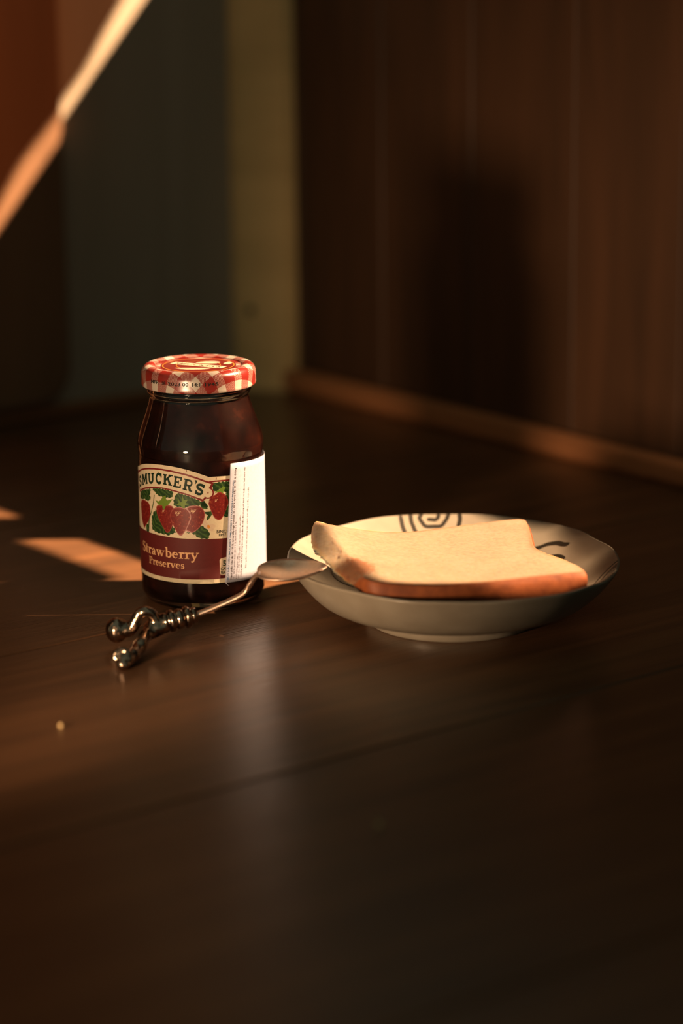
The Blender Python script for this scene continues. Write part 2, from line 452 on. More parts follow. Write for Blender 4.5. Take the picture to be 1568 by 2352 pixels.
def paper(name, col, rough=0.55):
    m, nt, b = new_mat(name)
    tc = N(nt, 'ShaderNodeTexCoord'); nz = N(nt, 'ShaderNodeTexNoise'); nz.inputs['Scale'].default_value = 900
    nt.links.new(tc.outputs['Object'], nz.inputs['Vector'])
    r = ramp(nt, [(0.3, tuple(c * 0.93 for c in col)), (0.7, tuple(min(1, c * 1.05) for c in col))], nz.outputs['Fac'])
    nt.links.new(r.outputs[0], b.inputs['Base Color']); b.inputs['Roughness'].default_value = rough; b.inputs['Specular IOR Level'].default_value = 0.15
    return m
M_cream = paper('cream_label_paper', (0.36, 0.30, 0.21))
M_white = paper('white_sticker_paper', (0.26, 0.262, 0.32))
M_burg = paper('burgundy_print', (0.056, 0.0065, 0.0060), 0.6)
M_red = paper('label_red_line', (0.10, 0.008, 0.008), 0.45)
M_ink = plain('dark_green_ink', (0.006, 0.016, 0.009), 0.5, 0, 0.1)
M_peach = plain('peach_print', (0.38, 0.21, 0.11), 0.5, 0, 0.1)
M_blue = plain('blue_ink', (0.012, 0.040, 0.085), 0.6)
M_black = plain('black_ink', (0.012, 0.011, 0.010), 0.6, 0, 0.1)
M_brown = plain('brown_ink', (0.022, 0.009, 0.005), 0.6)
M_calyx = paper('light_green_print', (0.075, 0.12, 0.016), 0.4)
M_glint = plain('pale_glint_print', (0.45, 0.28, 0.16), 0.5)
M_orange = plain('orange_print', (0.34, 0.13, 0.012), 0.5)
M_petal = paper('pale_petal_print', (0.34, 0.26, 0.19), 0.5)
# leaf print
m, nt, b = new_mat('leaf_print')
tc = N(nt, 'ShaderNodeTexCoord'); wv = N(nt, 'ShaderNodeTexWave'); wv.inputs['Scale'].default_value = 0.16; wv.inputs['Distortion'].default_value = 9.0; wv.bands_direction = 'DIAGONAL'
nt.links.new(tc.outputs['UV'], wv.inputs['Vector'])
r = ramp(nt, [(0.1, (0.008, 0.022, 0.006)), (0.7, (0.014, 0.036, 0.008)), (1.0, (0.03, 0.06, 0.014))], wv.outputs['Fac'])
nt.links.new(r.outputs[0], b.inputs['Base Color']); b.inputs['Roughness'].default_value = 0.5; b.inputs['Specular IOR Level'].default_value = 0.15; M_leaf = m
# strawberry print with seeds
m, nt, b = new_mat('strawberry_print')
tc = N(nt, 'ShaderNodeTexCoord'); vo = N(nt, 'ShaderNodeTexVoronoi'); vo.inputs['Scale'].default_value = 0.85
nt.links.new(tc.outputs['UV'], vo.inputs['Vector'])
r = ramp(nt, [(0.0, (0.26, 0.09, 0.03)), (0.15, (0.17, 0.035, 0.016)), (0.22, (0.115, 0.009, 0.007)), (0.8, (0.080, 0.006, 0.005))], vo.outputs['Distance'])
nt.links.new(r.outputs[0], b.inputs['Base Color']); b.inputs['Roughness'].default_value = 0.45; b.inputs['Specular IOR Level'].default_value = 0.2; M_berry = m
M_berry_edge = plain('strawberry_edge_print', (0.15, 0.016, 0.010), 0.4)

TOP = [[-96, 76.4], [-88, 76.6], [-62, 77.0], [-52, 78.6], [-45.0, 80.66], [-40.41, 82.3], [-35.34, 83.63], [-28.34, 84.74], [-21.7, 85.11], [-15.37, 84.94], [-10.46, 84.39], [-5.8, 83.44], [-0.5, 81.87], [3.5, 80.3], [6.2, 79.15], [9.74, 79.12], [14.11, 79.0], [30, 78.5], [88, 78.0]]
def label_bottom(u): return 17.25 - 0.008 * u
bot = [[u, label_bottom(u)] for u in range(88, -97, -8)]
label = print_layer('label', [TOP + bot], 0.00025, M_cream, jar)
LB = label
# picture: leaves, stems, berries
ART = json.loads("""{"b1":[[-42.22,61.08],[-44.3,58.95],[-44.21,55.08],[-43.25,50.29],[-40.7,46.14],[-38.98,45.41],[-37.58,47.1],[-34.03,50.61],[-32.1,54.85],[-31.73,57.68],[-32.54,60.29],[-34.46,61.58],[-38.48,61.88]],"b2":[[-25.79,60.89],[-26.45,58.58],[-25.64,55.13],[-23.58,51.58],[-21.27,48.32],[-19.68,46.32],[-18.4,46.2],[-17.12,47.17],[-15.5,50.09],[-14.17,54.6],[-13.46,58.77],[-14.57,61.15],[-16.05,62.11],[-21.15,61.81]],"b4":[[-4.98,62.5],[-6.65,60.81],[-4.55,57.86],[-4.34,55.4],[-5.79,51.53],[-7.24,48.46],[-5.35,47.42],[-3.2,47.19],[-0.21,49.39],[2.26,52.64],[3.54,56.43],[3.34,59.45],[1.68,61.96],[-0.96,62.81]],"b3":[[-14.9,60.3],[-16.49,57.68],[-16.51,54.93],[-15.44,52.02],[-13.47,48.07],[-12.08,45.98],[-10.67,45.12],[-9.25,45.61],[-7.52,48.17],[-5.79,51.53],[-4.34,55.67],[-4.54,58.41],[-5.84,60.56],[-8.0,61.58],[-11.93,61.63]],"l1":[[-44.63,65.26],[-41.69,67.01],[-31.14,69.9],[-31.23,67.96],[-32.26,65.85],[-30.95,64.43],[-32.91,62.43],[-35.49,62.21],[-38.44,62.44],[-42.19,61.36],[-45.04,61.84]],"l2":[[-29.38,70.2],[-26.15,71.12],[-20.17,71.24],[-14.6,70.58],[-14.54,67.44],[-15.91,66.63],[-18.08,66.55],[-20.32,66.71],[-23.05,66.36],[-25.17,67.29],[-27.41,68.6]],"l3":[[-11.71,69.84],[-6.18,68.61],[-0.87,66.49],[2.28,64.95],[1.17,63.06],[-0.96,62.81],[-3.63,62.52],[-6.91,61.35],[-10.79,61.7],[-13.96,62.02],[-14.34,64.18],[-13.82,66.95],[-12.6,68.69]],"l4":[[-27.05,58.21],[-29.16,56.21],[-30.59,53.2],[-30.75,49.57],[-30.24,46.35],[-27.98,45.37],[-24.54,45.1],[-21.05,44.91],[-17.82,44.75],[-15.33,45.7],[-13.51,46.69],[-13.74,49.15],[-18.24,51.45],[-23.1,54.96],[-25.53,57.9]],"c2":[[-27.21,63.96],[-24.58,63.54],[-22.76,64.62],[-21.67,66.4],[-19.31,67.78],[-19.06,65.62],[-18.13,64.91],[-14.73,66.06],[-16.61,63.69],[-17.9,62.19],[-19.52,61.46],[-20.23,59.46],[-21.56,59.56],[-21.84,61.45],[-24.65,61.61]],"c3":[[-11.5,67.12],[-10.15,64.48],[-9.02,65.08],[-8.65,68.65],[-8.16,66.22],[-6.79,66.0],[-5.7,66.03],[-7.1,64.35],[-5.49,63.58],[-7.41,62.97],[-7.74,61.04],[-8.84,61.27],[-10.2,62.83],[-12.77,62.66],[-11.01,64.15]],"s1":[[-27.56,66.93],[-28.31,62.41],[-30.52,56.52],[-32.87,51.94],[-33.91,43.43],[-35.51,43.1],[-33.87,51.75],[-31.24,56.39],[-29.06,62.28],[-28.21,66.82]],"s2":[[-36.93,47.8],[-34.65,48.82],[-33.89,43.71],[-36.64,43.14]],"s3":[[1.17,63.06],[3.62,65.72],[5.37,61.01],[4.3,60.51],[2.19,61.12]],"b5":[[11.53,69.91],[9.84,68.72],[7.85,67.87],[6.35,66.29],[5.81,64.0],[7.01,59.95],[8.57,56.19],[10.18,54.4],[11.67,53.94],[13.21,54.46],[14.99,57.27],[16.47,60.77],[17.42,63.32],[16.95,66.04],[15.25,68.56],[13.55,69.73]],"l6":[[8.18,75.46],[10.99,75.76],[15.42,75.83],[18.25,75.67],[18.09,68.89],[15.96,69.14],[14.62,71.28],[12.24,71.51],[10.21,70.35],[8.58,71.46],[8.23,73.14]],"l7":[[15.96,69.14],[18.09,68.89],[17.78,55.61],[15.64,55.2],[14.27,56.02],[17.22,62.34]],"s4":[[1.3,64.49],[2.94,65.77],[4.83,63.71],[5.6,62.02],[3.16,61.45],[1.26,62.66]],"s5":[[3.75,59.1],[7.32,59.26],[7.61,57.25],[5.25,54.05],[4.47,55.08],[5.33,57.21],[3.73,58.11]],"c5":[[9.53,69.74],[10.89,70.96],[12.24,71.51],[14.66,73.26],[15.68,72.16],[14.96,70.91],[14.22,69.0],[12.88,70.12],[11.53,69.91]],"f1":[[3.98,55.1],[2.99,53.81],[2.61,51.48],[3.86,49.78],[5.46,48.71],[7.39,47.6],[8.39,48.53],[9.41,49.79],[9.12,51.48],[7.49,51.93],[5.85,51.69],[4.58,53.08]],"f2":[[4.7,51.24],[5.85,51.52],[6.62,49.98],[5.79,49.19],[4.84,49.9]],"l5":[[-7.7,46.58],[-4.78,47.84],[-1.85,51.36],[1.53,51.33],[4.3,49.5],[6.39,46.78],[5.29,43.35],[2.47,43.46],[-0.61,44.09],[-1.98,45.84],[-4.8,46.97]],"g2":[[-21.26,58.5]],"g3":[[-12.89,58.27],[-10.88,58.41],[-11.91,57.25]],"g4":[[-3.7,59.79],[-2.09,59.8],[-2.91,58.98]],"g5":[[10.09,65.38]],"reg":[[5.25,65.19]]}""")
def jag(poly, amp=0.55, n=5):
    out = []
    for i in range(len(poly)):
        a, c = Vector(poly[i]), Vector(poly[(i + 1) % len(poly)]); d = c - a
        k = max(1, int(d.length / 0.9)); nn = Vector((-d.y, d.x)).normalized() if d.length > 0 else Vector((0, 0))
        for q in range(k):
            out.append(tuple(a + d * (q / k) + nn * (amp * (0.5 if q % 2 else -0.5) if k > 1 else 0)))
    return out
def closed_smooth(P, k=4):
    n = len(P); out = []
    for i in range(n):
        p0, p1, p2, p3 = P[i - 1], P[i], P[(i + 1) % n], P[(i + 2) % n]
        for s in range(k):
            t = s / k
            out.append(tuple(0.5 * (2 * p1[c] + (p2[c] - p0[c]) * t + (2 * p0[c] - 5 * p1[c] + 4 * p2[c] - p3[c]) * t * t + (3 * p1[c] - p0[c] - 3 * p2[c] + p3[c]) * t ** 3) for c in (0, 1)))
    return out
print_layer('printed_flower', [closed_smooth(ART['f1'], 3)], 0.00031, M_petal, LB)
for k in ('l1', 'l2', 'l3', 'l4', 'l5', 'l6', 'l7'): print_layer('printed_leaf', [jag(ART[k])], 0.00034, M_leaf, LB)
for k in ('s1', 's2', 's3', 's4', 's5'): print_layer('printed_stem', [ART[k]], 0.00037, M_leaf, LB)
def shrink(P, f):
    cx = sum(p[0] for p in P) / len(P); cy = sum(p[1] for p in P) / len(P)
    return [(cx + (p[0] - cx) * f, cy + (p[1] - cy) * f) for p in P]
for q, k in enumerate(('b1', 'b2', 'b4', 'b3', 'b5')):
    P_ = closed_smooth(ART[k], 3); o_ = 0.00040 + 0.00005 * q
    bo = print_layer('printed_strawberry', [P_], o_, M_berry_edge, LB)
    print_layer('printed_strawberry', [shrink(P_, 0.92)], o_ + 0.00002, M_berry, LB)
for k in ('c2', 'c3', 'c5'): print_layer('printed_calyx', [ART[k]], 0.00066, M_calyx, LB)
print_layer('printed_flower_heart', [ART['f2']], 0.00036, M_orange, LB)
gl = []
for k in ('g2', 'g3', 'g4', 'g5'):
    for (gx, gy) in ART[k]:
        gl += stroke(arcpts(gx, gy, 0.42, 0.55, 0, 360, 12), 0.16)
        gl += stroke([(gx + 0.4, gy + 0.3), (gx + 0.95, gy + 0.75)], 0.14) + stroke([(gx - 0.35, gy - 0.35), (gx - 0.7, gy - 0.9)], 0.14)
print_layer('printed_glint', gl, 0.00068, M_glint, LB)
# burgundy band
BT, BB = (lambda u: 43.75 - 0.02 * (u + 20)), (lambda u: 19.75 - 0.004 * u)
band = [(u, BT(u)) for u in range(-92, 89, 6)] + [(u, BB(u)) for u in range(88, -93, -6)]
print_layer('burgundy_band', [band], 0.00070, M_burg, LB)
# banner: red contour and cream ribbon, mirrored about its middle
UC = -21.4
def mirror(P): return [(2 * UC - p[0], p[1]) for p in reversed(P)]
up_ = [[-21.4, 82.93], [-15.44, 82.63], [-10.52, 81.95], [-5.87, 80.95], [-0.56, 79.29], [3.4, 77.6], [6.6, 76.45]]
red_r = up_ + [[9.0, 75.5], [7.7, 72.4]] + arcpts(5.75, 69.9, 3.35, 3.35, 50, -110, 12) + [(4.0, 66.3), (2.6, 64.95)] 
lo_ = [[-0.86, 66.77], [-6.17, 68.74], [-11.7, 70.06], [-15.79, 70.88], [-21.4, 71.4]]
half_r = red_r + lo_
print_layer('banner_outline', [half_r + mirror(half_r)[1:-1]], 0.00071, M_red, LB)
iu = [[-21.4, 81.96], [-15.47, 81.67], [-10.55, 80.94], [-5.89, 79.91], [-0.59, 78.2], [3.34, 76.6], [6.2, 75.45], [7.6, 75.0], [6.0, 72.5]]
ir = iu + arcpts(5.65, 69.95, 2.6, 2.6, 75, -135, 14) + [(3.55, 67.45), (2.75, 66.4)] + [[-0.84, 67.75], [-6.15, 69.7], [-11.68, 70.95], [-15.77, 71.7], [-21.4, 72.1]]
print_layer('banner', [ir + mirror(ir)[1:-1]], 0.00073, M_cream, LB)
side_r = stroke([(6.3, 76.25), (9.68, 76.5), (14.05, 76.5), (24, 76.3), (60, 76.0)], 0.85)
print_layer('red_border_line', side_r, 0.00072, M_red, LB)
print_layer('red_border_line', [[(2 * UC - p[0], p[1]) for p in q] for q in side_r], 0.00072, M_red, LB)
print_layer('red_tick', stroke([(-6.0, 82.2), (-6.0, 83.3)], 0.30), 0.00074, M_red, LB)
print_layer('red_tick', stroke([(10.6, 77.3), (10.6, 78.6)], 0.30), 0.00074, M_red, LB)
print_layer('tab_dot', [arcpts(5.7, 70.0, 0.42, 0.42, 0, 340, 14)], 0.00075, M_red, LB)

# --- slab lettering: unit-square glyphs placed into measured quads
SL = 0.13
def gl_M(): return [rect(.06, 0, .28, 1), rect(.72, 0, .94, 1), rect(0, 0, .36, SL), rect(.64, 0, 1, SL), rect(0, 1 - SL, .26, 1), rect(.74, 1 - SL, 1, 1), [(.10, 1), (.34, 1), (.56, .30), (.44, .14)], [(.90, 1), (.66, 1), (.44, .30), (.56, .14)]]
def gl_U(): return stroke([(.22, 1)] + [(.22, .36)] + arcpts(.5, .36, .28, .26, 180, 360, 14) + [(.78, 1)], .24) + [rect(0, 1 - SL, .45, 1), rect(.56, 1 - SL, 1, 1)]
def gl_C(): return stroke(arcpts(.53, .5, .40, .41, 42, 318, 26), .25) + [rect(.80, .58, .97, .97)]
def gl_K(): return [rect(.08, 0, .33, 1), rect(0, 0, .42, SL), rect(0, 1 - SL, .42, 1), [(.30, .36), (.30, .58), (.68, 1), (.92, .95)], [(.42, .60), (.60, .68), (.94, .06), (.66, .02)], rect(.56, 1 - SL, 1, 1), rect(.58, 0, 1, SL)]
def gl_E(): return [rect(.10, 0, .36, 1), rect(0, 0, .95, .16), rect(0, .84, .95, 1), rect(.3, .43, .66, .57), rect(.80, 0, .97, .34), rect(.80, .66, .97, 1), rect(.56, .33, .68, .67)]
def gl_R(): return [rect(.10, 0, .36, 1), rect(0, 0, .46, SL), rect(0, 1 - SL, .4, 1)] + stroke([(.30, .92), (.60, .92)] + arcpts(.60, .70, .22, .22, 90, -90, 12) + [(.30, .48)], .17) + [[(.42, .46), (.66, .50), (.90, .08), (.66, .02)], rect(.66, 0, 1, SL)]
def gl_q(): return [[(.1, 1), (.95, 1), (.75, .35), (.25, 0), (.15, .1), (.4, .4)]]
def gl_S(): return stroke(arcpts(.5, .725, .33, .19, 25, 270, 16) + arcpts(.5, .285, .34, .20, 90, -155, 16), .23) + [rect(.74, .66, .93, .98), rect(.06, .02, .25, .36)]
quads = [(gl_S, [[-46.76, 67.55], [-41.47, 69.54], [-41.74, 75.7], [-47.22, 73.82]]), (gl_M, [[-40.66, 69.99], [-33.62, 72.34], [-33.95, 78.46], [-40.89, 76.42]]), (gl_U, [[-33.13, 72.43], [-27.61, 73.36], [-27.35, 79.7], [-33.44, 78.6]]), (gl_C, [[-26.43, 73.54], [-21.48, 73.87], [-21.52, 80.41], [-26.37, 79.98]]), (gl_K, [[-20.81, 73.95], [-14.96, 73.55], [-14.18, 80.01], [-20.54, 80.07]]), (gl_E, [[-14.44, 73.04], [-9.52, 72.56], [-8.51, 79.14], [-13.45, 79.66]]), (gl_R, [[-8.69, 72.05], [-3.17, 70.58], [-1.94, 77.25], [-7.42, 78.5]]), (gl_q, [[-1.72, 75.21], [-0.4, 74.8], [0.18, 77.24], [-1.79, 77.8]]), (gl_S, [[-2.12, 69.63], [2.62, 68.35], [4.62, 74.68], [-0.64, 76.03]])]
polys = []
for fn, q in quads:
    bl_, br_, tr_, tl_ = [Vector(p) for p in q]
    for p in fn():
        polys.append([tuple((bl_ * (1 - x) + br_ * x) * (1 - y) + (tl_ * (1 - x) + tr_ * x) * y) for x, y in p])
print_layer('slab_lettering', polys, 0.00077, M_ink, LB)

# --- old-style serif lettering, x-height = 1
TK, TN = .27, .12
def serif(x, y, w=.5): return [rect(x - w / 2, y, x + w / 2, y + .09)]
G = {}
G['S'] = (1.08, stroke(arcpts(.5, 1.20, .34, .34, 30, 270, 14), [.10] * 5 + [.2] * 5 + [.28] * 5) + stroke(arcpts(.5, .43, .38, .43, 90, -150, 14), [.28] * 6 + [.2] * 5 + [.10] * 4) + [rect(.76, 1.18, .86, 1.56), rect(.08, .02, .18, .45)])
G['t'] = (.70, stroke([(.30, 1.35), (.30, .25)] + arcpts(.48, .22, .18, .18, 180, 300, 6), [TK] * 3 + [.2] * 3 + [.1] * 3) + [rect(.02, .90, .64, 1.02), [(.02, .95), (.43, 1.4), (.43, .95)]])
G['r'] = (.84, [rect(.18, 0, .45, 1)] + serif(.32, 0, .62) + [[(.0, .9), (.18, .82), (.3, 1.03), (.0, .98)]] + stroke([(.42, .70), (.55, .90), (.72, .93)], [.12, .2, .24]) + [arcpts(.72, .86, .13, .13, 0, 340, 12)])
G['a'] = (1.02, stroke([(.62, .12), (.62, .72)] + arcpts(.40, .72, .22, .22, 0, 160, 8), [TK] * 3 + [.2] * 4 + [.12] * 4) + [arcpts(.21, .74, .12, .12, 0, 340, 12)] + stroke([(.6, .58), (.35, .48), (.20, .30)] + arcpts(.35, .22, .17, .18, 180, 320, 6) + [(.6, .2)], [.12, .16, .24] + [.24] * 4 + [.14] * 4) + stroke([(.62, .15), (.75, .06), (.92, .12)], [.24, .16, .06]))
G['w'] = (1.56, stroke([(.14, .98), (.46, .02)], TK) + stroke([(.44, .02), (.76, .98)], TN) + stroke([(.68, .98), (1.02, .02)], TK) + stroke([(1.0, .02), (1.36, .98)], TN) + serif(.18, .91, .5) + serif(.74, .91, .5) + serif(1.36, .91, .42))
G['b'] = (1.14, [rect(.16, .05, .42, 1.6), [(.0, 1.50), (.16, 1.45), (.42, 1.66), (.0, 1.58)]] + stroke(arcpts(.58, .49, .36, .44, 140, -150, 20), [.10] * 4 + [.2] * 4 + [TK] * 5 + [.2] * 4 + [.10] * 4))
G['e'] = (.98, stroke(arcpts(.48, .49, .36, .43, 10, 320, 22), [.14] * 3 + [.13] * 4 + [TK] * 9 + [.16] * 4 + [.07] * 3) + [rect(.2, .50, .86, .61), [(.74, .5), (.9, .5), (.86, .72), (.7, .8)]])
G['y'] = (1.14, stroke([(.16, .98), (.55, .0)], TK) + stroke([(.98, .98), (.55, .0), (.36, -.42), (.22, -.48)], [TN, TN, .14, .2]) + serif(.22, .91, .54) + serif(.96, .91, .44) + [arcpts(.2, -.42, .15, .15, 0, 340, 12)])
G['P'] = (1.22, [rect(.2, 0, .47, 1.5)] + serif(.34, 0, .66) + serif(.24, 1.41, .44) + stroke([(.4, 1.44), (.66, 1.44)] + arcpts(.66, 1.08, .30, .36, 90, -90, 14) + [(.42, .72)], [.11] * 2 + [.14] * 3 + [TK] * 8 + [.14] * 4 + [.11]))
G['s'] = (.82, stroke(arcpts(.40, .73, .22, .21, 40, 260, 10), [.09] * 3 + [.17] * 4 + [.24] * 4) + stroke(arcpts(.40, .27, .24, .24, 85, -145, 10), [.24] * 4 + [.17] * 4 + [.09] * 3) + [rect(.54, .72, .63, .98), rect(.10, .02, .19, .30)])
G['v'] = (1.10, stroke([(.16, .98), (.54, .02)], TK) + stroke([(.52, .02), (.92, .98)], TN) + serif(.20, .91, .52) + serif(.92, .91, .42))
def set_line(word, u0, v0, width, xh):
    tot_ = sum(G[c][0] for c in word); k = width / tot_; x = 0; out = []
    for c in word:
        for p in G[c][1]: out.append([(u0 + (x + q[0]) * k, v0 + q[1] * xh) for q in p])
        x += G[c][0]
    return out
print_layer('product_lettering', set_line('Strawberry', -42.6, 31.65, 42.4, 3.70) + set_line('Preserves', -34.5, 25.75, 26.0, 2.85), 0.00077, M_peach, LB)

# --- small print from the built-in font
def text_polys(body, bold=0.0):
    cu = bpy.data.curves.new('t', 'FONT'); cu.body = body; cu.size = 1.0; cu.offset = bold; cu.resolution_u = 2
    o = bpy.data.objects.new('t', cu); COL.objects.link(o); bpy.context.view_layer.update()
    me = o.evaluated_get(bpy.context.evaluated_depsgraph_get()).to_mesh()
    V = [(v.co.x, v.co.y) for v in me.vertices]; F = [list(p.vertices) for p in me.polygons]
    o.evaluated_get(bpy.context.evaluated_depsgraph_get()).to_mesh_clear()
    bpy.data.objects.remove(o); bpy.data.curves.remove(cu)
    return V, F
def text_layer(name, items, fn, mat, parent):
    """items: (body, start, end, height, bold); fn maps (u, v) to a point"""
    VV, FF = [], []
    for body, a, e, h, bold in items:
        V, F = text_polys(body, bold)
        w = max(v[0] for v in V); a, e = Vector(a), Vector(e); d = (e - a); L = d.length; d.normalize(); nn = Vector((-d.y, d.x))
        o = len(VV)
        VV += [tuple(a + d * (v[0] / w * L) + nn * (v[1] * h / 0.73)) for v in V]
        FF += [[i + o for i in f] for f in F]
    return mobj(name, [fn(u, v) for u, v in VV], FF, mat, parent)
lay = lambda off: (lambda u, v: wrap(u, v, off + 0.00010))
text_layer('since_lettering', [('SINCE', (9.9, 46.45), (17.2, 46.1), 1.75, 0.01), ('1897', (11.0, 44.45), (15.7, 44.35), 1.55, 0.01)], lay(0.00074), M_black, LB)
print_layer('calorie_box', [[(11.4, 30.6), (12.4, 31.5), (16.0, 32.0), (22, 31.8), (22, 21.5), (14.2, 21.5), (12.2, 21.7), (11.5, 22.6)]], 0.00074, M_petal, LB)
text_layer('calorie_lettering', [('50', (13.2, 26.9), (17.6, 26.9), 3.3, 0.03), ('CALORIES', (11.9, 24.5), (21.4, 24.4), 1.75, 0.03), ('PER', (11.9, 22.3), (14.7, 22.25), 1.75, 0.03)], lay(0.00077), M_ink, LB)
ra = ART['reg'][0]
print_layer('registered_ring', stroke(arcpts(ra[0], ra[1], .95, .95, 0, 360, 20), .22), 0.00075, M_cream, LB)
text_layer('registered_letter', [('R', (ra[0] - .42, ra[1] - .55), (ra[0] + .45, ra[1] - .55), 1.1, 0.02)], lay(0.00076), M_cream, LB)

# --- white importer sticker with a lifted left edge
def left_edge(v): return 14.15 + (v - 17.4) * (18.75 - 14.15) / (85.9 - 17.4)
def lift(u, v):
    d = u - left_edge(v)
    return 0.0009 + 0.0004 * max(0.0, 1 - d / 3.0) ** 2
V, F, uvs = [], [], []
nu, nv = 44, 16
for i in range(nu + 1):
    for k in range(nv + 1):
        v = 17.1 + (86.0 - 17.1) * k / nv; u = left_edge(v) + (66 - left_edge(v)) * i / nu
        vv = v - 0.035 * (u - 18) if k == nv else v - 0.02 * (u - 14) * (1 - k / nv)
        V.append(wrap(u, vv, lift(u, v)))
for i in range(nu):
    for k in range(nv):
        a = i * (nv + 1) + k; F.append((a, a + nv + 1, a + nv + 2, a + 1))
sticker = mobj('sticker', V, F, M_white, jar)
so = sticker.modifiers.new('thick', 'SOLIDIFY'); so.thickness = 0.00012; so.offset = -1
stk = lambda u, v: wrap(u, v, lift(u, v) + 0.00006)
V, F = tube([wrap(14.1, 17.3, .0026), wrap(14.6, 16.5, .0030), wrap(15.6, 15.6, .0024)], [(.0005, .0001), (.0004, .0001), (.0002, .0001)], 6); mobj('torn_corner', V, F, M_white, sticker)
text_layer('importer_heading', [("MỨT DÂU HIỆU SMUCKER'S (SMUCKER'S STRAWBERRY PRESERVES)", (16.25, 18.54), (21.05, 75.97), 0.95, 0.02)], stk, M_blue, sticker)
text_layer('importer_text', [
    ("Thành phần: Dâu tây 40 - 50 %, syrup bắp high fructose 20 - 40 %, syrup bắp 20 - 40 %, đường", (18.3, 18.25), (22.5, 83.05), 1.0, 0.02),
    ("10 - 20 %, pectin thực vật < 1 %, acid citric < 1 %.", (19.85, 18.36), (22.1, 51.99), 0.9, 0.0),
    ("Khối lượng tịnh: 340 g", (21.37, 18.46), (22.9, 33.06), 0.9, 0.0),
    ("Chỉ tiêu chất lượng chủ yếu: Trên nhãn chính sản phẩm.", (22.93, 18.54), (25.05, 55.53), 0.85, 0.0),
    ("Hướng dẫn sử dụng: Dùng làm thực phẩm ăn liền, ăn chung với bánh mì hoặc các loại bánh này", (24.56, 19.26), (28.9, 82.5), 0.95, 0.01),
    ("Bảo quản: Nơi khô ráo thoáng mát, tránh ánh nắng chiếu trực tiếp", (28.09, 23.67), (31.45, 70.26), 0.9, 0.0)], stk, M_brown, sticker)

# --- lid emblem and code
def lid_top(x, y, h=0.00012): return (JX + x / 1000, JY + y / 1000, 0.1362 + h)
def disc_mesh(name, polys, h, mat, parent):
    VV, FF = [], []
    for p in polys:
        o = len(VV); VV += [lid_top(q[0], q[1], h) for q in p]
        FF += [[o + i for i in tri] for tri in tessellate_polygon([[Vector((q[0], q[1], 0)) for q in p]])]
    return mobj(name, VV, FF, mat, parent, smooth=False)
M_darkred = plain('dark_red_print', (0.085, 0.008, 0.006), 0.3)
disc_mesh('emblem_disc', [arcpts(0, 0, 21.5, 21.5, 0, 355, 60)], 0.00010, M_darkred, lid)
disc_mesh('emblem_ring', stroke(arcpts(0, 0, 20.3, 20.3, 0, 360, 60), .5) + stroke(arcpts(0, 0, 12.5, 12.5, 0, 360, 40), .35), 0.00016, M_orange, lid)
rot = lambda P, a: [(p[0] * math.cos(a) - p[1] * math.sin(a), p[0] * math.sin(a) + p[1] * math.cos(a)) for p in P]
disc_mesh('emblem_patch', [closed_smooth([(-13, -8), (-6, -13), (4, -13), (8, -9), (0, -8.5)], 3), closed_smooth([(-2, 8), (6, 12), (12, 9), (10, 5), (3, 5)], 3), closed_smooth([(14, 4), (17, 10), (19, 6), (17, 2)], 3)], 0.00016, M_petal, lid)
disc_mesh('emblem_banner', [rot(rect(-17, -3.2, 17, 3.2), math.radians(-28))], 0.00020, M_cream, lid)
V_, F_ = text_polys("SMUCKER'S", 0.02); w_ = max(v[0] for v in V_)
P_ = rot([(-15 + v[0] / w_ * 30, -1.7 + v[1] / .73 * 3.4) for v in V_], math.radians(-28))
mobj('emblem_lettering', [lid_top(p[0], p[1], 0.00024) for p in P_], F_, M_brown, lid, smooth=False)
def lid_side(u, v):
    a = u / 1000 / 0.0325; rr = 0.03262
    return (JX + rr * math.sin(a), JY - rr * math.cos(a), v / 1000)
text_layer('lid_code', [("MFP.", (-29.5, 130.3), (-22.5, 130.3), 2.0, 0.02), ("18", (-20.9, 130.3), (-17.9, 130.3), 2.0, 0.02), ("2023", (-16.4, 130.3), (-8.6, 130.3), 2.0, 0.02), ("00", (-7.6, 130.3), (-4.0, 130.3), 2.0, 0.02), ("14:1", (-2.6, 130.3), (2.6, 130.3), 2.0, 0.02), ("1945", (4.4, 130.3), (12.9, 130.3), 2.0, 0.02)], lid_side, M_black, lid)

# ------------------------------------------------------------------ plate
PX, PY = 0.0615, 1.3745
plate = thing(empty('plate', (PX, PY, 0)), 'shallow cream ceramic plate with wavy rim and dark painted spirals, holding the bread', 'plate')
PIN = smooth_prof([(0, .0095), (.015, .0095), (.030, .0095), (.042, .0098), (.052, .0122), (.062, .0172), (.072, .0230), (.082, .0294), (.0895, .0349), (.0912, .0362)], 4)
POUT = smooth_prof([(.0912, .0362), (.0922, .0360), (.0924, .0350), (.0905, .0318), (.0870, .0265), (.0820, .0205), (.0750, .0140), (.0660, .0095), (.0560, .0072), (.0500, .0066), (.0485, .0058), (.0480, .0030), (.0472, .0004), (.0462, .0), (.0452, .0006), (.0448, .0050), (.030, .0055), (0, .0055)], 3)
